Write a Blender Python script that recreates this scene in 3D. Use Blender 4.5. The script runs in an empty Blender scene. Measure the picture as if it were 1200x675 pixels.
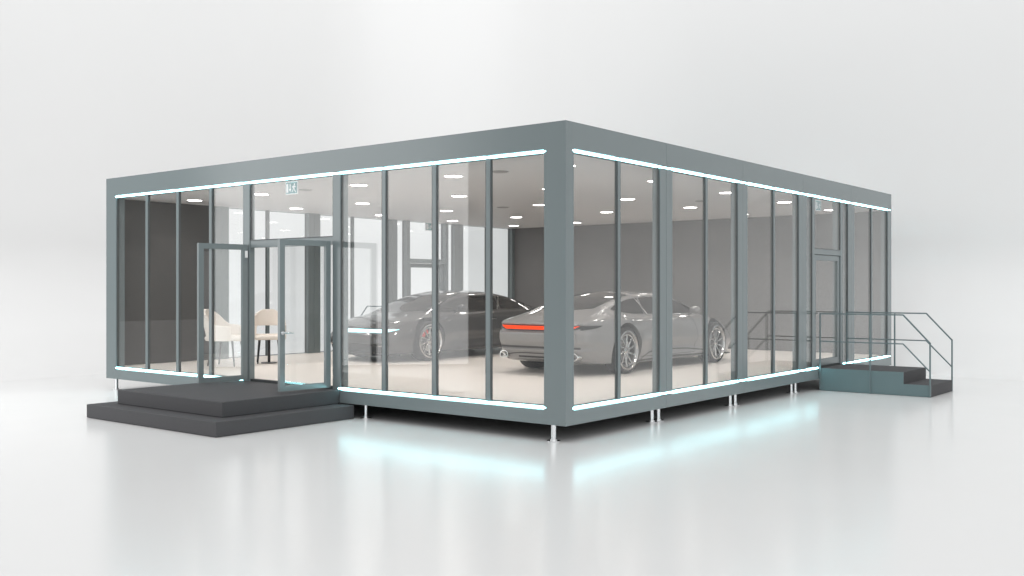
import bpy, bmesh, math, random
from mathutils import Vector, Matrix
from mathutils.bvhtree import BVHTree

S = bpy.context.scene
COL = S.collection
PI = math.pi
random.seed(4)

# ------------------------------------------------------------------ materials
def mat(name):
    m = bpy.data.materials.new(name); m.use_nodes = True
    nt = m.node_tree
    for n in list(nt.nodes): nt.nodes.remove(n)
    out = nt.nodes.new('ShaderNodeOutputMaterial')
    return m, nt, out

def principled(name, col, rough=0.5, metal=0.0, spec=0.5, coat=0.0, coat_rough=0.03, noise=0.0, nscale=30.0,
               rnoise=0.0, bump=0.0, bscale=200.0, stretch=None):
    m, nt, out = mat(name)
    b = nt.nodes.new('ShaderNodeBsdfPrincipled')
    b.inputs['Base Color'].default_value = (*col, 1)
    b.inputs['Roughness'].default_value = rough
    b.inputs['Metallic'].default_value = metal
    b.inputs['Specular IOR Level'].default_value = spec
    b.inputs['Coat Weight'].default_value = coat
    b.inputs['Coat Roughness'].default_value = coat_rough
    nt.links.new(b.outputs[0], out.inputs[0])
    if noise or rnoise or bump:
        tc = nt.nodes.new('ShaderNodeTexCoord')
        src = tc.outputs['Object']
        if stretch:
            mp = nt.nodes.new('ShaderNodeMapping'); mp.inputs['Scale'].default_value = stretch
            nt.links.new(src, mp.inputs[0]); src = mp.outputs[0]
    if noise or rnoise:
        tx = nt.nodes.new('ShaderNodeTexNoise'); tx.inputs['Scale'].default_value = nscale
        tx.inputs['Detail'].default_value = 6
        nt.links.new(src, tx.inputs['Vector'])
        if noise:
            mx = nt.nodes.new('ShaderNodeMix'); mx.data_type = 'RGBA'
            mx.inputs[6].default_value = (*[c * (1 - noise) for c in col], 1)
            mx.inputs[7].default_value = (*[min(1, c * (1 + noise)) for c in col], 1)
            nt.links.new(tx.outputs[0], mx.inputs[0]); nt.links.new(mx.outputs[2], b.inputs['Base Color'])
        if rnoise:
            mr = nt.nodes.new('ShaderNodeMapRange')
            mr.inputs[3].default_value = max(0, rough - rnoise); mr.inputs[4].default_value = rough + rnoise
            nt.links.new(tx.outputs[0], mr.inputs[0]); nt.links.new(mr.outputs[0], b.inputs['Roughness'])
    if bump:
        t2 = nt.nodes.new('ShaderNodeTexNoise'); t2.inputs['Scale'].default_value = bscale
        t2.inputs['Detail'].default_value = 3
        nt.links.new(src, t2.inputs['Vector'])
        bp = nt.nodes.new('ShaderNodeBump'); bp.inputs['Strength'].default_value = bump
        bp.inputs['Distance'].default_value = 0.01
        nt.links.new(t2.outputs[0], bp.inputs['Height']); nt.links.new(bp.outputs[0], b.inputs['Normal'])
    return m

def emitter(name, col, strength):
    m, nt, out = mat(name)
    e = nt.nodes.new('ShaderNodeEmission')
    e.inputs[0].default_value = (*col, 1); e.inputs[1].default_value = strength
    nt.links.new(e.outputs[0], out.inputs[0])
    return m

def glass(name, tint=(0.982, 0.988, 0.988), ior=1.5, rough=0.0):
    """clear pane: each face reflects by its Fresnel term and lets the rest straight through"""
    m, nt, out = mat(name)
    N = nt.nodes.new
    fr = N('ShaderNodeFresnel'); geo = N('ShaderNodeNewGeometry')
    mr = N('ShaderNodeMapRange')
    mr.inputs[3].default_value = ior; mr.inputs[4].default_value = 1.0 / ior
    nt.links.new(geo.outputs['Backfacing'], mr.inputs[0]); nt.links.new(mr.outputs[0], fr.inputs['IOR'])
    tr = N('ShaderNodeBsdfTransparent'); tr.inputs[0].default_value = (*tint, 1)
    gl = N('ShaderNodeBsdfGlossy'); gl.inputs['Roughness'].default_value = rough
    gl.inputs[0].default_value = (1, 1, 1, 1)
    mx = N('ShaderNodeMixShader')
    nt.links.new(fr.outputs[0], mx.inputs[0]); nt.links.new(tr.outputs[0], mx.inputs[1])
    nt.links.new(gl.outputs[0], mx.inputs[2]); nt.links.new(mx.outputs[0], out.inputs[0])
    return m

M = {}
M['frame'] = principled('grey powder coat', (0.174, 0.207, 0.213), 0.20, spec=0.5, rnoise=0.02, nscale=6, bump=0.04, bscale=500)
M['seam'] = principled('dark seam', (0.03, 0.032, 0.033), 0.6)
M['gasket'] = principled('rubber gasket', (0.085, 0.095, 0.097), 0.5)
M['glass'] = glass('clear glass')
M['darkwall'] = principled('dark grey wall panel', (0.082, 0.079, 0.077), 0.5, spec=0.35, noise=0.06, nscale=3)
M['ceiling'] = principled('pale ceiling panel', (0.71, 0.69, 0.683), 0.5, spec=0.3, noise=0.03, nscale=5, stretch=(1, 14, 1))
M['backwall'] = principled('grey back wall panel', (0.158, 0.154, 0.152), 0.5, spec=0.35, noise=0.05, nscale=3)
M['carpet'] = principled('cream floor', (0.83, 0.775, 0.72), 0.42, spec=0.3, noise=0.025, nscale=9)
M['under'] = principled('black underside', (0.03, 0.034, 0.036), 0.7)
M['steel'] = principled('polished steel', (0.72, 0.73, 0.74), 0.16, metal=1.0)
M['strip'] = emitter('led strip', (0.42, 0.93, 1.0), 13.0)
M['lamp'] = emitter('downlight lens', (1.0, 0.955, 0.91), 22.0)
M['lampring'] = principled('white lamp ring', (0.8, 0.79, 0.77), 0.4)
M['vent'] = principled('grey ceiling vent', (0.33, 0.32, 0.31), 0.5)
M['step'] = principled('charcoal step carpet', (0.068, 0.068, 0.072), 0.75, spec=0.3, noise=0.10, nscale=60, bump=0.25, bscale=240)
M['steptop'] = M['step']
M['stairside'] = principled('grey stair cladding', (0.125, 0.180, 0.190), 0.4, spec=0.45, rnoise=0.05, nscale=8)
M['rail'] = principled('grey steel rail', (0.13, 0.175, 0.185), 0.4, spec=0.5)
M['cream'] = principled('cream upholstery', (0.84, 0.77, 0.70), 0.75, spec=0.25, noise=0.04, nscale=40, bump=0.12, bscale=160)
M['blackleg'] = principled('black metal', (0.012, 0.012, 0.013), 0.35)
M['white'] = principled('white plastic', (0.85, 0.86, 0.86), 0.35)
M['signgreen'] = principled('sign teal', (0.045, 0.22, 0.235), 0.4)
M['silver'] = principled('silver car paint', (0.25, 0.244, 0.241), 0.40, metal=0.15, coat=1.0, coat_rough=0.02)
M['graphite'] = principled('graphite car paint', (0.046, 0.045, 0.045), 0.42, metal=0.15, coat=1.0, coat_rough=0.02)
M['carglass'] = principled('dark car glass', (0.035, 0.034, 0.034), 0.03, spec=0.8)
M['trim'] = principled('black trim', (0.018, 0.018, 0.019), 0.35)
M['shut'] = principled('shut line', (0.05, 0.048, 0.047), 0.5)
M['chrome'] = principled('chrome', (0.80, 0.79, 0.77), 0.10, metal=1.0)
M['alloy'] = principled('alloy', (0.52, 0.51, 0.50), 0.22, metal=1.0)
M['alloydark'] = principled('dark alloy', (0.10, 0.098, 0.096), 0.35, metal=0.8)
M['tyre'] = principled('tyre rubber', (0.022, 0.022, 0.022), 0.7, bump=0.1, bscale=120)
M['redcal'] = principled('red caliper', (0.62, 0.055, 0.03), 0.35)
M['greycal'] = principled('grey caliper', (0.2, 0.2, 0.2), 0.35)
M['tail'] = emitter('tail light', (1.0, 0.07, 0.01), 1.25)
M['bar'] = emitter('front light bar', (0.45, 0.95, 1.0), 3.0)
M['floor'] = principled('white studio floor', (0.765, 0.764, 0.762), 0.20, spec=0.32, rnoise=0.02, nscale=0.8)
M['backdrop'] = principled('white studio backdrop', (0.775, 0.774, 0.772), 0.18, spec=0.30, rnoise=0.02, nscale=0.8)

# ------------------------------------------------------------------ mesh helpers
class MB:
    def __init__(self): self.bm = bmesh.new()
    def box(self, x0, x1, y0, y1, z0, z1, bevel=0.003, mi=0):
        b = bmesh.new()
        bmesh.ops.create_cube(b, size=1)
        for v in b.verts:
            v.co = Vector(((x0 + x1) / 2 + v.co.x * (x1 - x0), (y0 + y1) / 2 + v.co.y * (y1 - y0), (z0 + z1) / 2 + v.co.z * (z1 - z0)))
        if bevel:
            bmesh.ops.bevel(b, geom=list(b.edges), offset=bevel, segments=1, affect='EDGES', profile=0.5)
        return self._add(b, mi)
    def _add(self, b, mi=0, mtx=None):
        if mtx is not None: bmesh.ops.transform(b, matrix=mtx, verts=b.verts)
        for f in b.faces: f.material_index = mi
        me = bpy.data.meshes.new('tmp'); b.to_mesh(me); b.free()
        self.bm.from_mesh(me); bpy.data.meshes.remove(me)
        return self
    def obox(self, p0, p1, width, z0, z1, bevel=0.002, mi=0):
        """box standing on the segment p0-p1 (xy), 'width' thick"""
        p0 = Vector((*p0, 0)); p1 = Vector((*p1, 0)); d = p1 - p0; L = d.length
        b = bmesh.new(); bmesh.ops.create_cube(b, size=1)
        for v in b.verts: v.co = Vector(((v.co.x + .5) * L, v.co.y * width, z0 + (v.co.z + .5) * (z1 - z0)))
        if bevel: bmesh.ops.bevel(b, geom=list(b.edges), offset=bevel, segments=1, affect='EDGES', profile=0.5)
        return self._add(b, mi, Matrix.Translation(p0) @ Matrix.Rotation(math.atan2(d.y, d.x), 4, 'Z'))
    def bar(self, p0, p1, w, h=None, bevel=0.0, mi=0):
        """square bar between two 3-D points"""
        h = h or w
        p0 = Vector(p0); p1 = Vector(p1); d = p1 - p0
        b = bmesh.new(); bmesh.ops.create_cube(b, size=1)
        for v in b.verts: v.co = Vector((v.co.x * w, v.co.y * h, (v.co.z + .5) * d.length))
        if bevel: bmesh.ops.bevel(b, geom=list(b.edges), offset=bevel, segments=1, affect='EDGES', profile=0.5)
        q = d.to_track_quat('Z', 'Y')
        return self._add(b, mi, Matrix.Translation(p0) @ q.to_matrix().to_4x4())
    def cyl(self, p0, p1, r0, r1=None, n=20, mi=0):
        r1 = r0 if r1 is None else r1
        p0 = Vector(p0); p1 = Vector(p1); d = p1 - p0
        b = bmesh.new()
        bmesh.ops.create_cone(b, cap_ends=True, segments=n, radius1=r0, radius2=r1, depth=d.length)
        q = d.to_track_quat('Z', 'Y')
        return self._add(b, mi, Matrix.Translation((p0 + p1) / 2) @ q.to_matrix().to_4x4())
    def sphere(self, c, r, sc=(1, 1, 1), mi=0, n=16):
        b = bmesh.new(); bmesh.ops.create_uvsphere(b, u_segments=n, v_segments=n // 2 + 2, radius=r)
        return self._add(b, mi, Matrix.Translation(c) @ Matrix.Diagonal((*sc, 1)))
    def capsule(self, p0, p1, r):
        self.cyl(p0, p1, r, n=14); self.sphere(p0, r, n=14); self.sphere(p1, r, n=14); return self
    def lathe(self, prof, n=56, axis='X', center=(0, 0, 0), closed=False, mi=0):
        """profile of (radius, along) swept round an axis"""
        b = bmesh.new(); rings = []
        for r, a in prof:
            ring = []
            for k in range(n):
                t = 2 * PI * k / n
                if axis == 'X': co = (a, r * math.cos(t), r * math.sin(t))
                else: co = (r * math.cos(t), r * math.sin(t), a)
                ring.append(b.verts.new(co))
            rings.append(ring)
        m = len(rings)
        for i in range(m if closed else m - 1):
            A, B = rings[i], rings[(i + 1) % m]
            for k in range(n): b.faces.new((A[k], A[(k + 1) % n], B[(k + 1) % n], B[k]))
        bmesh.ops.recalc_face_normals(b, faces=b.faces)
        return self._add(b, mi, Matrix.Translation(center))
    def grid(self, rows, mi=0):
        b = bmesh.new(); V = [[b.verts.new(p) for p in r] for r in rows]
        for i in range(len(V) - 1):
            for j in range(len(V[0]) - 1): b.faces.new((V[i][j], V[i][j + 1], V[i + 1][j + 1], V[i + 1][j]))
        return self._add(b, mi)
    def prism(self, pts, d, mi=0):
        """polygon pts (3-D) extruded by vector d"""
        b = bmesh.new(); A = [b.verts.new(p) for p in pts]; B = [b.verts.new(Vector(p) + Vector(d)) for p in pts]
        b.faces.new(A); b.faces.new(B[::-1]); n = len(A)
        for k in range(n): b.faces.new((A[k], B[k], B[(k + 1) % n], A[(k + 1) % n]))
        bmesh.ops.recalc_face_normals(b, faces=b.faces)
        return self._add(b, mi)
    def build(self, name, mats, parent=None, smooth=None, origin=None):
        if not isinstance(mats, (list, tuple)): mats = [mats]
        me = bpy.data.meshes.new(name)
        if origin is not None:
            bmesh.ops.translate(self.bm, verts=self.bm.verts, vec=-Vector(origin))
        self.bm.to_mesh(me); self.bm.free()
        for m in mats: me.materials.append(m)
        if smooth:
            me.shade_smooth()
            me.set_sharp_from_angle(angle=math.radians(smooth))
        o = bpy.data.objects.new(name, me); COL.objects.link(o)
        if parent is not None: o.parent = parent
        if origin is not None: o.location = origin
        return o

def empty(name, loc, label, cat, rz=0.0, group=None):
    o = bpy.data.objects.new(name, None); COL.objects.link(o)
    o.empty_display_size = 0.2
    o.location = loc; o.rotation_euler = (0, 0, rz); o['label'] = label; o['category'] = cat
    if group: o['group'] = group
    return o
def copy_tree(o, parent=None):
    c = o.copy(); COL.objects.link(c); c.parent = parent
    for ch in list(o.children): copy_tree(ch, c)
    return c

# ------------------------------------------------------------------ studio setting
fl = MB(); fl.grid([[(-45, -45, 0), (45, -45, 0)], [(-45, 30, 0), (45, 30, 0)]])
o = fl.build('floor', M['floor']); o['kind'] = 'structure'

def backdrop():
    XA, YA, RC, RV = -16.5, 15.3, 5.0, 3.0
    path = []                       # (point on the wall line, inward normal)
    for y in (-2.0, -1.0, 0, 3, 6, YA - RC): path.append((Vector((XA, y, 0)), Vector((1, 0, 0))))
    for k in range(1, 13):
        a = PI - k / 12 * PI / 2
        path.append((Vector((XA + RC + RC * math.cos(a), YA - RC + RC * math.sin(a), 0)), Vector((-math.cos(a), -math.sin(a), 0))))
    for x in (-10, -4, 0, 6, 14, 24, 40): path.append((Vector((x, YA, 0)), Vector((0, -1, 0))))
    prof = []
    for k in range(41):
        a = k / 40 * PI / 2
        prof.append((RV - RV * math.sin(a), 0.0006 + RV - RV * math.cos(a)))
    prof += [(0, 6), (0, 12), (0, 20)]
    rows = [[p + n * off + Vector((0, 0, z)) for off, z in prof] for p, n in path]
    b = MB(); b.grid(rows)
    o = b.build('backdrop', M['backdrop'], smooth=60); o['kind'] = 'structure'
backdrop()

# ------------------------------------------------------------------ pavilion
LX, RY = -10.44, 12.17
MOD = RY / 5
Z0, ZF, ZC, ZT = 0.21, 0.43, 3.54, 3.905
pav = empty('glass_pavilion', (0, 0, 0), 'flat roofed glass showroom pavilion with grey steel frame and glowing cyan edge strips', 'building')
F = M['frame']
def B(name, x0, x1, y0, y1, z0, z1, m=None, bevel=0.003, parent=pav):
    b = MB(); b.box(min(x0, x1), max(x0, x1), min(y0, y1), max(y0, y1), z0, z1, bevel)
    return b.build(name, m or F, parent)
BZ1 = 0.386        # top of base beam
FZ0 = 3.578        # bottom of header beam
G = 0.034           # depth of the glass behind the facade
GT = 0.008
FD = 0.115          # frame depth
# slabs
B('floor_slab', LX + .05, -.05, .05, RY - .05, 0.36, ZF, M['carpet'], 0)
B('underframe', LX + .16, -.16, .16, RY - .16, Z0 + .01, 0.355, M['under'], 0)
B('ceiling', LX + .05, -.05, .05, RY - .05, ZC, 3.60, M['ceiling'], 0)
B('roof', LX + .02, -.02, .02, RY - .02, 3.61, ZT - .004, M['frame'], 0)
# header and base beams: left facade in one length, long facades in one length per module
B('header_beam', LX, 0, 0, FD, FZ0, ZT, bevel=0)
B('base_beam', LX, 0, 0, FD, Z0, BZ1, bevel=0)
for X0, s in ((0, 1), (LX, -1)):
    for k in range(5):
        y0 = k * MOD + (FD + .001 if k == 0 else .002); y1 = (k + 1) * MOD - (.002 if k < 4 else 0.124)
        if k == 0:
            y0 = FD + .001
        B('header_beam', X0, X0 - s * FD, y0, y1, FZ0, ZT, bevel=0)
        B('base_beam', X0, X0 - s * FD, y0, y1, Z0, BZ1, bevel=0)
# corner posts
B('corner_post', -.326, 0, 0, .17, BZ1, FZ0, bevel=0)
B('corner_post', LX, LX + .34, 0, .17, BZ1, FZ0, bevel=0)
B('corner_post', -.15, 0, RY - .23, RY, BZ1, FZ0, bevel=0)
B('corner_post', LX, LX + .15, RY - .23, RY, BZ1, FZ0, bevel=0)
# closed back wall
B('back_wall', LX + .152, -.152, RY - .12, RY - .004, Z0, ZT - .01, M['backwall'])
B('header_beam', LX, 0, RY - .118, RY + .0, FZ0 + .001, ZT - .001, bevel=0)
B('base_beam', LX, 0, RY - .118, RY + .0, Z0 + .001, BZ1 - .001, bevel=0)
# ---- entrance facade (y = 0)
GZ0, GZ1 = .435, 3.535
def pane_y(x0, x1, z0, z1):
    b = MB(); b.box(x0, x1, G - GT, G + GT, z0, z1, 0)
    o = b.build('window', M['glass'], pav)
    g = MB()
    t = .010
    for a in ((x0, x1, z1 - t, z1), (x0, x1, z0, z0 + t)): g.box(a[0], a[1], G - .02, G + .02, a[2], a[3], 0)
    for a in (x0, x1 - t): g.box(a, a + t, G - .021, G + .021, z0 + t, z1 - t, 0)
    g.build('gasket', M['gasket'], o)
mullx = [-9.11, -8.16, -7.21, -3.13, -2.17, -1.23]
for x in mullx: B('mullion', x - .034, x + .034, .008, .062, BZ1 + .03, FZ0)
B('post', -6.325, -6.155, .004, .105, BZ1 + .001, FZ0)
B('post', -4.19, -4.022, .004, .16, BZ1 + .001, FZ0)
xs = [-10.1, -9.11, -8.16, -7.21, -6.325]
for i in range(4): pane_y(xs[i] + (.0 if i == 0 else .034), xs[i + 1] - (.034 if i < 3 else 0), GZ0, GZ1)
xs = [-4.022, -3.13, -2.17, -1.23, -.326]
for i in range(4): pane_y(xs[i] + (.0 if i == 0 else .034), xs[i + 1] - (.034 if i < 3 else 0), GZ0, GZ1)
B('transom', -6.155, -4.19, .02, .16, 2.52, 2.635)
pane_y(-6.155, -4.19, 2.635, GZ1)
B('threshold', -6.155, -4.19, .02, .10, BZ1 + .001, ZF + .004, M['under'])
# open door leaves
def leaf(h, e, hinge_white=False, handle=False):
    hx, hy = h; ex, ey = e
    d = Vector((ex - hx, ey - hy)); L = d.length; d.normalize(); n = Vector((-d.y, d.x))
    z0, z1 = .425, 2.57; st = .085; th = .055
    P = lambda t: (hx + d.x * t, hy + d.y * t)
    b = MB()
    b.obox(P(0), P(st), th, z0, z1); b.obox(P(L - st), P(L), th, z0, z1)
    b.obox(P(st), P(L - st), th - .004, z1 - st, z1); b.obox(P(st), P(L - st), th - .004, z0, z0 + .075)
    o = b.build('door_leaf', F, pav)
    g = MB(); g.obox(P(st - .01), P(L - st + .01), .012, z0 + .07, z1 - st + .01, 0); g.build('door_glass', M['glass'], o)
    if handle:
        zc = 1.25
        for sg in (1, -1):
            hn = MB()
            a = Vector((*P(L - st / 2), zc)); nn = Vector((n.x, n.y, 0)) * sg
            hn.cyl(a + nn * .026, a + nn * .034, .028); hn.cyl(a + nn * .03, a + nn * .085, .011)
            hn.capsule(a + nn * .08, a + nn * .08 + Vector((-d.x, -d.y, 0)) * .14, .011)
            hn.build('handle', M['steel'], o, smooth=40)
    if hinge_white:
        hn = MB()
        a = P(L * .0 + .03)
        hn.box(a[0] + .028, a[0] + .05, a[1] - .02, a[1] + .02, 2.36, 2.47, .002)
        hn.build('hinge', M['white'], o)
    return o
leaf((-6.20, -.02), (-6.275, -.86), hinge_white=True)
leaf((-4.225, -.02), (-4.285, -.90), handle=True)

# ---- long facades
def pane_x(X0, s, y0, y1, z0, z1):
    xa, xb = X0 - s * (G - GT), X0 - s * (G + GT)
    b = MB(); b.box(min(xa, xb), max(xa, xb), y0, y1, z0, z1, 0)
    o = b.build('window', M['glass'], pav)
    g = MB(); t = .010
    xa, xb = X0 - s * (G - .02), X0 - s * (G + .02)
    lo, hi = min(xa, xb), max(xa, xb)
    for a in ((z1 - t, z1), (z0, z0 + t)): g.box(lo, hi, y0, y1, a[0], a[1], 0)
    for a in (y0, y1 - t): g.box(lo - .001, hi + .001, a, a + t, z0 + t, z1 - t, 0)
    g.build('gasket', M['gasket'], o)
def long_side(X0, s, solid_first):
    X = lambda d: X0 - s * d
    def bx(name, d0, d1, y0, y1, z0, z1, m=None): return B(name, X(d0), X(d1), y0, y1, z0, z1, m)
    pw = .172
    for k in range(1, 5):
        y = k * MOD
        for sg in (-1, 1):      # the module posts stand in pairs, back to back
            bx('post', .004, .13, min(y + sg * .003, y + sg * pw), max(y + sg * .003, y + sg * pw), BZ1 + .001, FZ0)
    for k in range(5):
        y0 = k * MOD + (pw if k else .17); y1 = (k + 1) * MOD - (pw if k < 4 else .23)
        if k == 0 and solid_first:
            bx('wall_panel', .02, .12, .17, y1, BZ1 + .002, FZ0, M['darkwall'])
            continue
        if k == 3:
            fa, fb = 7.76, 9.28                      # door frame outside
            pane_x(X0, s, y0, fa, GZ0, GZ1); pane_x(X0, s, fb, y1, GZ0, GZ1)
            bx('door_frame', .01, .17, fa, fa + .11, BZ1 + .002, FZ0)
            bx('door_frame', .01, .17, fb - .11, fb, BZ1 + .002, FZ0)
            bx('transom', .014, .166, fa + .11, fb - .11, 2.50, 2.60)
            pane_x(X0, s, fa + .11, fb - .11, 2.60, GZ1)
            # closed glazed door
            b = MB(); a0, a1 = fa + .118, fb - .118; st = .10
            xa, xb = sorted((X(.03), X(.09)))
            b.box(xa, xb, a0, a0 + st, .44, 2.492); b.box(xa, xb, a1 - st, a1, .44, 2.492)
            b.box(xa + .001, xb - .001, a0 + st, a1 - st, 2.492 - st, 2.492); b.box(xa + .001, xb - .001, a0 + st, a1 - st, .44, .44 + .12)
            dr = b.build('exit_door', F, pav)
            g = MB(); xa, xb = sorted((X(.054), X(.066))); g.box(xa, xb, a0 + st - .01, a1 - st + .01, .55, 2.40, 0); g.build('door_glass', M['glass'], dr)
            for dd in (-.03, .15):
                hb = MB()
                hb.cyl((X(.09 if dd > 0 else .03), a0 + .05, 1.42), (X(dd), a0 + .05, 1.42), .010)
                hb.capsule((X(dd), a0 + .05, 1.42), (X(dd), a0 + .19, 1.42), .010)
                hb.build('handle', M['steel'], dr, smooth=40)
            bx('threshold', .012, .17, fa + .11, fb - .11, BZ1 + .002, .436, M['under'])
        else:
            ym = (k + .5) * MOD
            bx('mullion', .008, .062, ym - .03, ym + .03, BZ1 + .03, FZ0)
            pane_x(X0, s, y0, ym - .03, GZ0, GZ1); pane_x(X0, s, ym + .03, y1, GZ0, GZ1)
long_side(0, 1, False)
long_side(LX, -1, True)

# ---- light strips
def strip(p0, p1):
    b = MB(); b.capsule(p0, p1, .0145); b.build('light_strip', M['strip'], pav, smooth=60)
ZS1, ZS0 = 3.556, .413
strip((-10.12, .012, ZS1), (-.305, .012, ZS1))
strip((-10.12, .012, ZS0), (-6.345, .012, ZS0))
strip((-4.06, .012, ZS0), (-.305, .012, ZS0))
for X0, s in ((0, 1),):
    x = X0 - s * .012
    strip((x, .15, ZS1), (x, 12.09, ZS1))
    strip((x, .15 if s > 0 else 2.6, ZS0), (x, 8.01, ZS0)); strip((x, 9.36, ZS0), (x, 12.09, ZS0))
strip((-10.1, RY - .010 + .0, ZS1), (-.3, RY - .010, ZS1))

# ---- feet
def foot(x, y):
    b = MB(); b.cyl((x, y, .012), (x, y, Z0 + .02), .032, n=20); b.cyl((x, y, .001), (x, y, .012), .085, n=28)
    b.cyl((x, y, .012), (x, y, .03), .045, n=20)
    b.build('support_foot', M['steel'], pav, smooth=40)
for x, y in ((-.24, .08), (-3.64, .15), (-10.24, .09), (-6.9, .15)): foot(x, y)
for k in range(1, 5):
    for sg in (-.09, .09):
        foot(-.19, k * MOD + sg); foot(LX + .19, k * MOD + sg)
foot(-.19, RY - .2); foot(LX + .19, RY - .2)

# ---- ceiling lights
def downlight(x, y):
    b = MB(); b.lathe([(.150, ZC + .004), (.152, ZC - .006), (.142, ZC - .010), (.134, ZC - .004)], n=36, axis='Z', center=(x, y, 0))
    o = b.build('downlight', M['lampring'], pav, smooth=40)
    d = MB(); d.cyl((x, y, ZC - .006), (x, y, ZC + .001), .134, n=36); d.build('lamp_lens', M['lamp'], o, smooth=40)
    l = bpy.data.lights.new('downlight_beam', 'AREA'); l.shape = 'DISK'; l.size = .25; l.energy = 8.0; l.color = (1.0, .945, .90); l.spread = math.radians(112)
    lo = bpy.data.objects.new('downlight_beam', l); COL.objects.link(lo); lo.parent = o; lo.location = (x, y, ZC - .009)
for x in (-.87, -2.9, -4.94, -7.45, -9.45):
    for k in range(5): downlight(x, 1.217 + k * 2.434)
def vent(x, y):
    b = MB(); b.lathe([(.0, ZC - .012), (.10, ZC - .014), (.13, ZC - .004), (.13, ZC + .002)], n=32, axis='Z', center=(x, y, 0))
    b.build('ceiling_vent', M['vent'], pav, smooth=40)
for x, y in ((-2.0, 1.2), (-6.24, 1.19), (-5.9, 6.1), (-2.0, 7.3)): vent(x, y)

# ------------------------------------------------------------------ exit signs
def exit_sign(loc, rz, label):
    """local: face looks along -Y; x to the right"""
    r = empty('exit_sign', loc, label, 'sign', rz, 'exit signs above the doors')
    w, h = .19, .125
    r.scale = (.68, .68, .68)
    b = MB(); b.box(-w - .02, w + .02, .0, .03, -h - .02, h + .02, .004); b.cyl((-.1, .015, h + .01), (-.1, .015, h + .05), .006); b.cyl((.1, .015, h + .01), (.1, .015, h + .05), .006)
    b.build('housing', M['white'], r)
    for sgn, y in ((1, 0.0), (-1, .03)):
        f = MB(); f.box(-w, w, min(y - sgn * .003, y + sgn * .002), max(y - sgn * .003, y + sgn * .002), -h, h, 0); f.build('face', M['signgreen'], r)
        p = MB(); yy = y - sgn * .003; dv = (0, -sgn * .003, 0)
        poly = lambda pts: p.prism([(a, yy, c) for a, c in pts], dv)
        poly([(-.175, -.10), (-.105, -.10), (-.105, .10), (-.175, .10)])                      # door opening
        poly([(-.058, .095), (-.03, .095), (-.03, -.02), (-.058, -.02)])                      # arrow shaft
        poly([(-.085, -.02), (-.003, -.02), (-.044, -.095)])                                  # arrow head
        poly([(.105 + .022 * math.cos(a * PI / 5), .078 + .022 * math.sin(a * PI / 5)) for a in range(10)])
        poly([(.070, .052), (.115, .052), (.105, -.022), (.065, -.012)])                      # body
        poly([(.070, .052), (.030, .025), (.026, .002), (.040, .002), (.074, .030)])          # arm
        poly([(.112, .050), (.155, .020), (.150, .002), (.108, .022)])                        # arm
        poly([(.067, -.010), (.085, -.018), (.066, -.060), (.022, -.100), (.008, -.088), (.046, -.052)])
        poly([(.084, -.016), (.106, -.020), (.128, -.052), (.160, -.098), (.140, -.104), (.108, -.062)])
        p.build('pictogram', M['white'], r)
    return r
exit_sign((-5.27, .125, 3.425), 0, 'exit sign with running figure hanging above the open double doors')
exit_sign((-.15, 8.40, 3.425), PI / 2, 'exit sign hanging above the closed door beside the stairs with railings')
exit_sign((LX + .17, 8.57, 3.425), PI / 2, 'far exit sign above the rear door, seen over the dark car')

# ------------------------------------------------------------------ entrance steps
st = empty('entrance_steps', (-5.2, -1.0, 0), 'charcoal two-tier entrance step platform in front of the open double doors', 'steps')
for nm, (x0, x1, y0, z0, z1) in (('lower_step', (-6.85, -3.715, -2.33, 0.004, .196)), ('upper_step', (-6.55, -4.02, -2.02, .197, .40))):
    b = MB(); b.box(x0 + 5.2, x1 + 5.2, y0 + 1.0, -.004 + 1.0, z0, z1, .008)
    b.build(nm, M['step'], st)

# ------------------------------------------------------------------ side stairs with railings
def side_stairs(x0, flip, label):
    r = empty('metal_staircase', (x0, 8.705, 0), label, 'staircase', PI if flip else 0, 'stairs with railings at the exit doors')
    hw = .668; xl, xs_ = 1.512, 1.972; zl, zs = .41, .205
    b = MB()
    b.box(.012, xl, -hw + .012, hw - .012, .006, zl, .004)
    b.build('landing', M['step'], r)
    b = MB(); b.box(xl + .002, xs_, -hw + .012, hw - .012, .006, zs, .004)
    b.build('step', M['step'], r)
    for sg in (-1, 1):
        y0, y1 = sorted((sg * (hw - .012), sg * hw))
        b = MB(); pts = [(.010, .004), (xs_, .004), (xs_, zs), (xl, zs), (xl, zl), (.010, zl)]
        b.prism([(px, y0 if sg < 0 else y0 + .001, pz) for px, pz in pts], (0, .011, 0))
        b.build('side_panel', M['stairside'], r)
    for sg in (-1, 1):
        y = sg * (hw + .016)
        rl = MB(); w = .024
        zt, zm, ze, zn = 1.41, .905, .93, .44
        rl.bar((.03, y, zt), (xl, y, zt), w); rl.bar((xl, y, zt), (xs_ - .01, y, ze), w)
        rl.bar((.03, y, zm), (xl, y, zm), w * .85); rl.bar((xl, y, zm), (xs_ - .01, y, zn), w * .85)
        o = rl.build('railing', M['rail'], r)
        for px, za, zb in ((.03, .02, zt + .015), (.94, .0, zt - .015), (xs_ - .01, .0, ze + .015)):
            p = MB(); p.box(px - w / 2, px + w / 2, y - w / 2, y + w / 2, za + .002, zb, .002); p.build('post', M['rail'], o)
    return r
side_stairs(0.0, False, 'two-step staircase with thin metal railings beside the closed door on the right facade')
side_stairs(LX, True, 'rear staircase railing behind the pavilion, seen through glass above the dark car bonnet')

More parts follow.
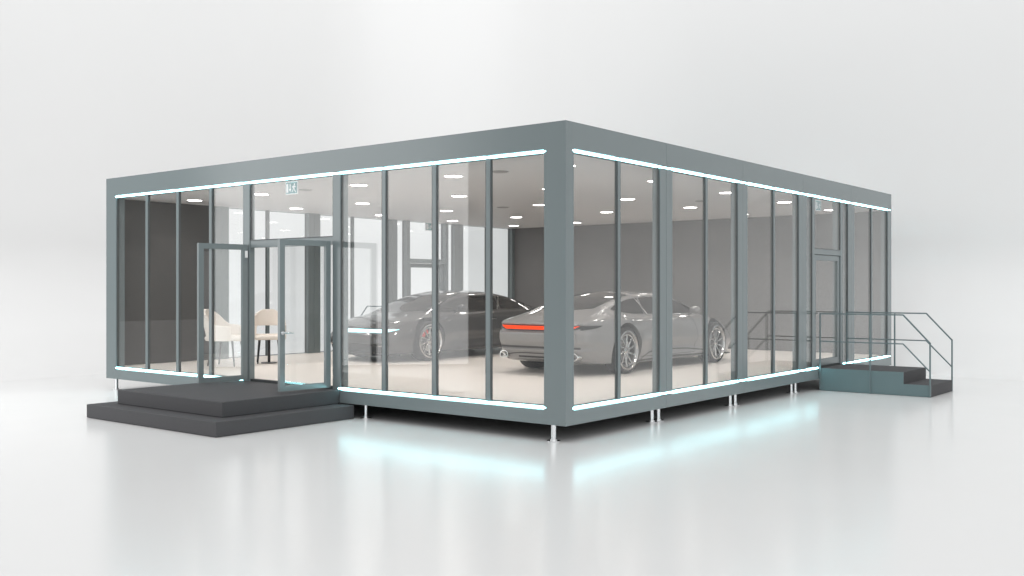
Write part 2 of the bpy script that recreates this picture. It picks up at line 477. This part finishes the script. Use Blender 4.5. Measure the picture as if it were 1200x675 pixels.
# ------------------------------------------------------------------ armchairs
def armchair(loc, rz, label, stem=False):
    r = empty('armchair', loc, label, 'chair', rz, 'cream armchairs by the entrance')
    # local: front is -Y
    W, Dp, sh = .30, .305, .535
    def plan(t):            # rounded-square tub outline, t=0 at the back centre
        n = 2.7; c, s_ = math.cos(t), math.sin(t)
        k = (abs(c) ** n + abs(s_) ** n) ** (-1 / n)
        return Vector((W * k * s_, Dp * k * c + .02, 0))
    def smooth(a, b, x):
        x = max(0, min(1, (x - a) / (b - a))); return x * x * (3 - 2 * x)
    T = 2.25; nt_, nz = 56, 12
    rows_o = []
    for i in range(nt_ + 1):
        t = -T + 2 * T * i / nt_; a = abs(t)
        top = 1.035 - .07 * smooth(.25, .75, a) - .215 * smooth(.6, 1.45, a) - .03 * smooth(1.5, T, a)
        bot = .715 - .255 * smooth(.72, 1.05, a)
        row = []
        for j in range(nz + 1):
            f = j / nz; z = bot + (top - bot) * f
            lean = 1 + .13 * (z - .5) * (1 - smooth(.9, 1.9, a) * .6)
            p = plan(t); row.append(Vector((p.x * lean, p.y * lean, z)))
        rows_o.append(row)
    sb = MB(); sb.grid(rows_o)
    o = sb.build('back_shell', M['cream'], r, smooth=60)
    md = o.modifiers.new('thick', 'SOLIDIFY'); md.thickness = .05; md.offset = 0
    bv = o.modifiers.new('round', 'BEVEL'); bv.width = .016; bv.segments = 3; bv.limit_method = 'ANGLE'
    c = MB(); c.box(-W + .03, W - .03, -Dp - .06, Dp - .02, sh - .075, sh + .02, .03)
    b_ = c.build('seat', M['cream'], r, smooth=30)
    bb = b_.modifiers.new('round', 'BEVEL'); bb.width = .02; bb.segments = 3; bb.limit_method = 'ANGLE'
    for sx in (-1, 1):
        for sy in (-1, 1):
            l = MB(); l.cyl((sx * .175, sy * .18, sh - .07), (sx * .215, sy * .235, .001), .020, .011, n=14)
            l.build('leg', M['blackleg'], r, smooth=40)
    if stem:
        l = MB(); l.cyl((.0, -.05, .02), (.0, -.05, sh - .07), .026, n=16); l.cyl((0, -.05, .001), (0, -.05, .016), .15, n=32)
        l.build('pedestal', M['blackleg'], r, smooth=40)
    return r
armchair((-8.82, 1.48, ZF), math.radians(120), 'cream tub armchair seen side-on behind the left open door leaf').scale = (1.1, 1.1, 1.02)
armchair((-8.72, 2.38, ZF), math.radians(54), 'cream armchair with back cut-out facing out through the open doorway', stem=True)

# ------------------------------------------------------------------ cars
def pchip(xs, ys):
    n = len(xs); h = [xs[i + 1] - xs[i] for i in range(n - 1)]; d = [(ys[i + 1] - ys[i]) / h[i] for i in range(n - 1)]
    m = [0] * n; m[0] = d[0]; m[-1] = d[-1]
    for i in range(1, n - 1):
        if d[i - 1] * d[i] <= 0: m[i] = 0
        else:
            w1 = 2 * h[i] + h[i - 1]; w2 = h[i] + 2 * h[i - 1]; m[i] = (w1 + w2) / (w1 / d[i - 1] + w2 / d[i])
    def f(x):
        if x <= xs[0]: return ys[0]
        if x >= xs[-1]: return ys[-1]
        i = 0
        while x > xs[i + 1]: i += 1
        t = (x - xs[i]) / h[i]
        return (ys[i] * (1 + 2 * t) * (1 - t) ** 2 + h[i] * m[i] * t * (1 - t) ** 2 + ys[i + 1] * t * t * (3 - 2 * t) + h[i] * m[i + 1] * t * t * (t - 1))
    return f
SL = [0, .12, .35, .75, 1.15, 1.6, 2.2, 2.8, 3.4, 3.9, 4.43, 4.85, 5.15, 5.38, 5.5]
T_ = dict(
    zb=[.27, .23, .19, .17, .15, .14, .14, .14, .14, .14, .14, .14, .14, .15, .17],
    wm=[.80, .91, 1.00, 1.06, 1.085, 1.06, 1.01, .99, 1.005, 1.035, 1.055, 1.03, .97, .86, .70],
    zm=[.60, .60, .60, .60, .60, .58, .56, .55, .55, .55, .55, .52, .48, .44, .40],
    zsh=[.82, .865, .905, .935, .945, .935, .92, .91, .90, .885, .855, .785, .70, .595, .51],
    wsh=[.74, .85, .93, .985, 1.005, .97, .93, .915, .93, .95, .955, .92, .85, .74, .58],
    zg=[.858, .905, .965, 1.06, 1.16, 1.25, 1.315, 1.315, 1.245, 1.10, .91, .83, .742, .63, .53],
    wg=[.62, .67, .68, .68, .68, .67, .66, .655, .665, .70, .74, .72, .67, .58, .45],
    zt=[.868, .918, .985, 1.10, 1.215, 1.315, 1.395, 1.405, 1.335, 1.18, .96, .865, .77, .655, .55])
FN = {k: pchip(SL, v) for k, v in T_.items()}
def cr(pts, sub):
    out = []; n = len(pts)
    for i in range(n - 1):
        p0 = pts[i - 1] if i else (-pts[1][0], pts[1][1]); p1 = pts[i]; p2 = pts[i + 1]
        p3 = pts[i + 2] if i + 2 < n else (-pts[n - 2][0], pts[n - 2][1])
        for s in range(sub):
            t = s / sub
            out.append(tuple(.5 * (2 * p1[k] + (p2[k] - p0[k]) * t + (2 * p0[k] - 5 * p1[k] + 4 * p2[k] - p3[k]) * t * t + (3 * p1[k] - p0[k] - 3 * p2[k] + p3[k]) * t ** 3) for k in (0, 1)))
    out.append(pts[-1]); return out
def half_section(l):
    g = {k: f(l) for k, f in FN.items()}
    cab = max(0, min(1, (g['zg'] - g['zsh']) / .30))
    ws = g['wm'] - .07
    dent = max(0, min(1, (l - 1.65) / .6)) * max(0, min(1, (4.0 - l) / .5)); ws += .055 * dent
    pts = [(0, g['zb']), (ws * .55, g['zb']), (ws * .93, g['zb'] + .012), (ws, g['zb'] + .075),
           (g['wm'] - .022 - .050 * dent, (g['zb'] + .075 + g['zm']) / 2 - .0), (g['wm'], g['zm']), ((g['wm'] * .45 + g['wsh'] * .55) + .01, g['zm'] * .35 + g['zsh'] * .65),
           (g['wsh'], g['zsh'] - .01), (g['wsh'] - .045 - .035 * cab, g['zsh'] + .012 + .045 * cab)]
    b = pts[-1]
    pts += [((b[0] * .5 + g['wg'] * .5) + .012 * cab, (b[1] + g['zg']) / 2), (g['wg'], g['zg']), (g['wg'] * .62, g['zt'] - .30 * (g['zt'] - g['zg'])), (0, g['zt'])]
    return cr(pts, 8)
REAR = pchip([.15, .26, .35, .425, .455, .50, .56, .64, .705, .735, .83, .85, .95], [.16, .10, .05, .005, .035, .03, -.005, -.015, -.02, .03, .035, -.035, -.035])
NOSE = pchip([.12, .18, .22, .33, .37, .48, .56, .63, .80], [-.07, .02, -.03, -.02, .035, .03, .01, -.01, -.03])
def shear(l, z, w=0):
    cw = 1 - min(1, abs(w) / .85) ** 2
    if l < .8:
        a = REAR(z) - .05 * cw
        l += a * (1 - max(l, 0) / .8) ** 2
    if l > 4.8:
        a = NOSE(z) + .04 * cw
        l += a * ((min(l, 5.5) - 4.8) / .7) ** 2
    return l
HL = 2.75
def car_body_mesh():
    stations = [0 + i * .04 for i in range(10)] + [.4 + i * (4.7 / 74) for i in range(75)] + [5.14 + i * .03 for i in range(13)]
    bm = bmesh.new(); rings = []
    def ring(l):
        hs = half_section(l)
        pts = hs + [(-w, z) for w, z in hs[-2:0:-1]]
        return [bm.verts.new((w, shear(l, z, w) - HL, z)) for w, z in pts]
    for l in stations: rings.append(ring(l))
    n = len(rings[0])
    for A, Bq in zip(rings[:-1], rings[1:]):
        for k in range(n): bm.faces.new((A[k], A[(k + 1) % n], Bq[(k + 1) % n], Bq[k]))
    for rg, l in ((rings[0], stations[0]), (rings[-1], stations[-1])):      # close both ends with level rows
        hs = half_section(l); m = len(hs); prev = None
        for i in range(m):
            if i in (0, m - 1): row = [rg[i]] * 13
            else:
                w, z = hs[i]
                row = [rg[n - i]] + [bm.verts.new((w * (q / 6 - 1), shear(l, z, w * (q / 6 - 1)) - HL, z)) for q in range(1, 12)] + [rg[i]]
            if prev is not None:
                for q in range(12):
                    vs = []
                    for v in (prev[q], prev[q + 1], row[q + 1], row[q]):
                        if v not in vs: vs.append(v)
                    if len(vs) > 2: bm.faces.new(vs)
            prev = row
    bmesh.ops.dissolve_degenerate(bm, dist=1e-5, edges=bm.edges)
    bmesh.ops.recalc_face_normals(bm, faces=bm.faces)
    return bm
WB = (1.15, 4.43); WR = .395
_body = {}
def get_body():
    if _body: return _body
    bm = car_body_mesh()
    _body['bvh'] = BVHTree.FromBMesh(bm)
    me = bpy.data.meshes.new('car_body'); bm.to_mesh(me); bm.free()
    ob = bpy.data.objects.new('tmp_body', me); COL.objects.link(ob)
    me.materials.append(M['silver']); me.materials.append(M['trim'])
    cu = MB()
    for l in WB:
        for sx in (-1, 1): cu.cyl((sx * .66, l - HL, WR + .015), (sx * 1.4, l - HL, WR + .015), .452, n=64, mi=1)
    co = cu.build('tmp_cut', [M['silver'], M['trim']])
    md = ob.modifiers.new('b', 'BOOLEAN'); md.operation = 'DIFFERENCE'; md.object = co; md.solver = 'EXACT'
    dg = bpy.context.evaluated_depsgraph_get(); dg.update()
    _body['me'] = bpy.data.meshes.new_from_object(ob.evaluated_get(dg))
    bpy.data.objects.remove(ob); bpy.data.objects.remove(co)
    m2 = _body['me']; m2.shade_smooth(); m2.set_sharp_from_angle(angle=math.radians(38))
    return _body
def cast(o, d, off):
    loc, nor, _, _ = _body['bvh'].ray_cast(Vector(o), Vector(d))
    if loc is None: return None
    return loc + nor * off
def patch(rows):
    """drop rows that miss the body"""
    return [r for r in rows if all(p is not None for p in r)]
def side_patch(b, sx, l0, l1, ztop, zbot, n=26, m=6, off=.004, mi=0):
    rows = []
    for i in range(n + 1):
        l = l0 + (l1 - l0) * i / n; za, zb_ = zbot(l), ztop(l)
        rows.append([cast((sx * 2.5, l - HL, za + (zb_ - za) * j / m), (-sx, 0, 0), off) for j in range(m + 1)])
    rows = patch(rows)
    if sx < 0: rows = rows[::-1]
    if len(rows) > 1: b.grid(rows, mi)
def plan_patch(b, l0, l1, wl, wr, n=18, m=16, off=.004):
    rows = []
    for i in range(n + 1):
        f = i / n; a, c = wl(f), wr(f)
        rows.append([cast((a + (c - a) * j / m, l0(j / m) + (l1(j / m) - l0(j / m)) * f - HL, 3), (0, 0, -1), off) for j in range(m + 1)])
    rows = patch(rows)
    if len(rows) > 1: b.grid(rows)
def end_patch(b, front, w0, w1, ztop, zbot, n=40, m=3, off=.004):
    rows = []
    sg = -1 if front else 1
    for i in range(n + 1):
        w = w0 + (w1 - w0) * i / n; za, zb_ = zbot(w), ztop(w)
        rows.append([cast((w, 4 if front else -4, za + (zb_ - za) * j / m), (0, sg, 0), off) for j in range(m + 1)])
    rows = patch(rows)
    if len(rows) > 1: b.grid(rows if front else rows[::-1])
def line_side(b, sx, pts, wd=.009, off=.002):
    """thin shut line along (l,z) points"""
    dense = []
    for (a, c), (d, e) in zip(pts[:-1], pts[1:]):
        for k in range(6): dense.append((a + (d - a) * k / 6, c + (e - c) * k / 6))
    dense.append(pts[-1]); rows = []
    for i, (l, z) in enumerate(dense):
        q = dense[min(i + 1, len(dense) - 1)]; p = dense[max(i - 1, 0)]
        dx, dz = q[0] - p[0], q[1] - p[1]; L = math.hypot(dx, dz) or 1
        nx, nz = -dz / L * wd / 2, dx / L * wd / 2
        rows.append([cast((sx * 2.5, l + nx - HL, z + nz), (-sx, 0, 0), off), cast((sx * 2.5, l - nx - HL, z - nz), (-sx, 0, 0), off)])
    rows = patch(rows)
    if len(rows) > 1: b.grid(rows)

def car(loc, rz, label, paint, caliper, tail_on, bar_on):
    get_body()
    r = empty('sports_car', loc, label, 'car', rz)
    me = _body['me'].copy(); me.name = 'body'
    me.materials.clear(); me.materials.append(paint); me.materials.append(M['trim'])
    body = bpy.data.objects.new('body', me); COL.objects.link(body); body.parent = r
    # glazing
    top = pchip([1.02, 1.35, 1.85, 2.3, 2.8, 3.3, 3.75, 4.12], [1.085, 1.185, 1.262, 1.285, 1.282, 1.225, 1.105, .985])
    bot = pchip([1.02, 1.3, 1.8, 2.6, 3.4, 4.12], [1.083, 1.025, 1.0, .985, .975, .972])
    for sx in (-1, 1):
        b = MB(); side_patch(b, sx, 1.03, 1.98, top, bot, 26, 8); b.build('side_window', M['carglass'], r, smooth=60)
        b = MB(); side_patch(b, sx, 2.04, 4.08, top, bot, 40, 8); b.build('side_window', M['carglass'], r, smooth=60)
        b = MB()
        rows = []
        for i in range(9):
            f = i / 8; l = 1.985 + .0 * f
            la = 1.90 + .20 * (1 - f); z = .99 + .275 * f
            rows.append([cast((sx * 2.5, la - .022 - HL, z), (-sx, 0, 0), .007), cast((sx * 2.5, la + .022 - HL, z), (-sx, 0, 0), .007)])
        b.grid(patch(rows)); b.build('window_pillar', M['alloy'], r, smooth=60)
    ws = lambda f: .80 - .20 * f
    b = MB(); plan_patch(b, lambda u: 4.42 - .26 * (2 * u - 1) ** 2, lambda u: 3.12 - .10 * (2 * u - 1) ** 2, lambda f: -.80 + .22 * f, lambda f: .80 - .22 * f)
    b.build('windscreen', M['carglass'], r, smooth=60)
    b = MB(); plan_patch(b, lambda u: .62 + .22 * (2 * u - 1) ** 2, lambda u: 1.95 - .10 * (2 * u - 1) ** 2, lambda f: -.56 - .03 * f, lambda f: .56 + .03 * f)
    b.build('rear_window', M['carglass'], r, smooth=60)
    # shut lines on doors and lids
    for sx in (-1, 1):
        b = MB()
        line_side(b, sx, [(2.12, .95), (2.10, .75), (2.08, .5), (2.1, .27)])
        line_side(b, sx, [(3.55, .93), (3.66, .75), (3.70, .5), (3.62, .27)])
        line_side(b, sx, [(1.62, .30), (1.52, .55), (1.35, .80), (1.3, .93)])
        line_side(b, sx, [(1.62, .27), (2.4, .25), (3.62, .25)])
        line_side(b, sx, [(1.64, .19), (1.72, .26), (1.95, .325), (2.6, .35), (3.4, .325), (3.97, .275)], .022)
        line_side(b, sx, [(4.05, .50), (4.0, .70), (3.98, .80)], .006)
        b.build('door_seam', M['shut'], r)
        b = MB(); side_patch(b, sx, 1.58, 4.0, lambda l: .235 - .02 * abs(l - 2.8), lambda l: .165, 30, 2, .003); b.build('side_skirt', M['trim'], r, smooth=60)
        b = MB()
        for l in (2.28, 1.62):
            if l > 2: side_patch(b, sx, l, l + .24, lambda q: .80, lambda q: .775, 6, 1, .012)
        b.build('door_handle', M['chrome'], r, smooth=60)
        # mirror
        m_ = MB(); m_.sphere((sx * 1.06, 3.50 - HL, 1.04), .10, (1.15, .75, .72)); m_.cyl((sx * .90, 3.54 - HL, .95), (sx * 1.02, 3.52 - HL, 1.01), .025, .02, n=10)
        m_.build('mirror', paint, r, smooth=60)
    # front
    b = MB(); end_patch(b, True, -.90, .90, lambda w: .640, lambda w: .640 - .062 * min(1, max(.04, (.90 - abs(w)) / .16)), 50, 2, .006)
    b.build('light_bar', M['bar'] if bar_on else M['trim'], r, smooth=60)
    b = MB(); end_patch(b, True, -.74, .74, lambda w: .335 - .03 * (w / .74) ** 2, lambda w: .215, 40, 4, .004); b.build('front_grille', M['trim'], r, smooth=60)
    b = MB(); end_patch(b, True, -.80, .80, lambda w: .36 - .03 * (w / .8) ** 2, lambda w: .345 - .03 * (w / .8) ** 2, 40, 1, .008); b.build('grille_trim', M['chrome'], r, smooth=60)
    b = MB(); pts = []
    rows = []
    for i in range(31):
        w = -.9 + 1.8 * i / 30; l = 5.50 - .32 * abs(w) ** 2.6
        rows.append([(w, l - .12 - HL, .150), (w, l + .02 - HL, .150), (w, l + .02 - HL, .132), (w, l - .12 - HL, .132), (w, l - .12 - HL, .150)])
    b.grid(rows); b.build('front_splitter', M['trim'], r)
    # rear
    b = MB(); end_patch(b, False, -.87, .87, lambda w: .835, lambda w: .735 + .06 * max(0, (abs(w) - .6) / .27), 50, 3, .004); b.build('tail_panel', M['trim'], r, smooth=60)
    b = MB(); end_patch(b, False, -.80, .80, lambda w: .825, lambda w: .825 - .068 * min(1, max(.03, (.80 - abs(w)) / .12)), 50, 2, .009)
    b.build('tail_light', M['tail'] if tail_on else M['redcal'], r, smooth=60)
    for sx in (-1, 1):
        b = MB(); side_patch(b, sx, .07, .46, lambda l: .832, lambda l: .832 - .075 * max(.02, (.46 - l) / .39) ** .6, 14, 2, .005); b.build('tail_panel', M['trim'], r, smooth=60)
    b = MB(); end_patch(b, False, -.82, .82, lambda w: .482, lambda w: .446, 40, 2, .004); end_patch(b, False, -.72, .72, lambda w: .375 - .06 * (w / .72) ** 4, lambda w: .358 - .06 * (w / .72) ** 4, 40, 1, .004)
    b.build('bumper_seam', M['shut'], r)
    b = MB(); end_patch(b, False, -.42, .42, lambda w: .315, lambda w: .285, 20, 1, .003); b.build('diffuser', M['trim'], r)
    for sx in (-1, 1):
        b = MB(); b.lathe([(.062, .30), (.074, -.015), (.072, -.035), (.060, -.035), (.056, .05), (.0, .055)], n=28, axis='Z')
        bmesh.ops.rotate(b.bm, verts=b.bm.verts, cent=(0, 0, 0), matrix=Matrix.Rotation(-PI / 2, 3, 'X'))
        bmesh.ops.scale(b.bm, verts=b.bm.verts, vec=(1.25, 1, .9))
        bmesh.ops.translate(b.bm, verts=b.bm.verts, vec=(sx * .72, .035 - HL, .325))
        b.build('exhaust', M['chrome'], r, smooth=50)
    # wheels
    for l in WB:
        for sx in (-1, 1):
            c = Vector((sx * .915, l - HL, WR))
            t = MB(); t.lathe([(.318, -.13), (.350, -.140), (.385, -.128), (.395, -.09), (.395, .09), (.385, .128), (.350, .140), (.318, .13)], n=64, closed=False)
            t.lathe([(.318, -.13), (.300, -.10), (.30, .05), (.318, .13)], n=64)
            w = t.build('wheel', M['tyre'], r, smooth=45); w.location = c
            if sx < 0: w.rotation_euler = (0, 0, PI)
            q = MB()
            q.lathe([(.324, .126), (.336, .142), (.312, .148), (.294, .126), (.286, .085)], n=64, mi=0)
            q.lathe([(.280, .112), (.272, .122), (.256, .116), (.250, .07), (.280, .06)], n=64, mi=0)
            q.lathe([(.0, .112), (.045, .112), (.062, .098), (.066, .03)], n=32, mi=0)
            q.lathe([(.300, .03), (.0, .028)], n=48, mi=1)
            for k in range(10):
                a = k * PI / 5; a2 = a + .30
                p0 = Vector((.092, .055 * math.cos(a), .055 * math.sin(a))); p1 = Vector((.108, .285 * math.cos(a2), .285 * math.sin(a2)))
                q.bar(p0, p1, .026, .032, .004, 0)
            q.build('rim', [M['alloy'], M['alloydark']], w, smooth=40)
            d = MB(); d.lathe([(.0, .034), (.205, .034), (.205, .044), (.0, .046)], n=48); d.build('brake_disc', M['alloy'], w, smooth=40)
            k_ = MB(); rows = []
            for i in range(9):
                a = math.radians(95 + 62 * i / 8)
                rows.append([(.045, .145 * math.cos(a), .145 * math.sin(a)), (.082, .150 * math.cos(a), .150 * math.sin(a)), (.082, .225 * math.cos(a), .225 * math.sin(a)), (.045, .230 * math.cos(a), .230 * math.sin(a))])
            k_.grid(rows); k_.build('brake_caliper', caliper, w)
    return r
car((-3.02, 3.45 + HL, ZF), 0, 'silver grey fastback car seen from behind with lit orange-red tail light bar', M['silver'], M['greycal'], True, False)
car((-7.68, 9.15 - HL, ZF), PI, 'dark grey fastback car facing the entrance with lit cyan front light bar', M['graphite'], M['redcal'], False, True)

# ------------------------------------------------------------------ light
W = bpy.data.worlds.new('World'); S.world = W; W.use_nodes = True
bg = W.node_tree.nodes['Background']; bg.inputs[1].default_value = 1.0
# world light: added bright lobe behind camera lifts the backdrop, dim lobe far left
wn = W.node_tree
tcw = wn.nodes.new('ShaderNodeTexCoord')
def lobe(direction, a0, a1, v0, v1):
    dp = wn.nodes.new('ShaderNodeVectorMath'); dp.operation = 'DOT_PRODUCT'; dp.inputs[1].default_value = Vector(direction).normalized()
    mr = wn.nodes.new('ShaderNodeMapRange'); mr.interpolation_type = 'SMOOTHSTEP'
    mr.inputs[1].default_value = a0; mr.inputs[2].default_value = a1; mr.inputs[3].default_value = v0; mr.inputs[4].default_value = v1
    wn.links.new(tcw.outputs['Generated'], dp.inputs[0]); wn.links.new(dp.outputs['Value'], mr.inputs[0])
    return mr.outputs[0]
dark = lobe((-0.85, -0.53, 0.0), 0.55, 0.92, 0.64, 0.20)
key = lobe((0.70, -0.62, 0.34), 0.35, 0.95, 0.0, 0.80)
ad = wn.nodes.new('ShaderNodeMath'); ad.operation = 'ADD'
wn.links.new(dark, ad.inputs[0]); wn.links.new(key, ad.inputs[1])
cmw = wn.nodes.new('ShaderNodeVectorMath'); cmw.operation = 'SCALE'; cmw.inputs[0].default_value = (0.995, 0.998, 1.0)
wn.links.new(ad.outputs[0], cmw.inputs['Scale']); wn.links.new(cmw.outputs[0], bg.inputs[0])
def area(name, loc, target, sx, sy, power, col=(1, 1, 1)):
    l = bpy.data.lights.new(name, 'AREA'); l.shape = 'RECTANGLE'; l.size = sx; l.size_y = sy; l.energy = power; l.color = col
    o = bpy.data.objects.new(name, l); COL.objects.link(o); o.location = loc
    o.rotation_euler = (Vector(target) - Vector(loc)).to_track_quat('-Z', 'Y').to_euler()
    return o
area('overhead_fill', (-3, 1, 15), (-3, 1.001, 0), 26, 26, PI * 26 * 26 * 0.66)  # unseen overhead fill lamp, added to brighten floor and set
# tall softbox left of the entrance, mirrored in the facade
area('side_softbox', (-10.8, -6.13, 4.05), (-10.8 + .745, -6.13 + .667, 4.05), 5.9, 8.0, PI * 5.9 * 8.0 * 2.2)

# ------------------------------------------------------------------ camera
cd = bpy.data.cameras.new('camera'); cam = bpy.data.objects.new('camera', cd); COL.objects.link(cam)
cd.lens = 35; cd.sensor_width = 36; cd.clip_end = 500; cd.clip_start = .05
cam.location = (6.946, -9.807, 1.88); cam.rotation_euler = (PI / 2, 0, math.radians(90 - 51.6))
S.camera = cam
S.view_settings.view_transform = 'Standard'; S.view_settings.look = 'None'
S.view_settings.exposure = 0; S.view_settings.gamma = 1
S.render.engine = 'CYCLES'
S.cycles.max_bounces = 12; S.cycles.diffuse_bounces = 5; S.cycles.glossy_bounces = 6; S.cycles.transparent_max_bounces = 40
S.cycles.use_denoising = True
S.cycles.sample_clamp_indirect = 6
S.cycles.caustics_reflective = False; S.cycles.caustics_refractive = False
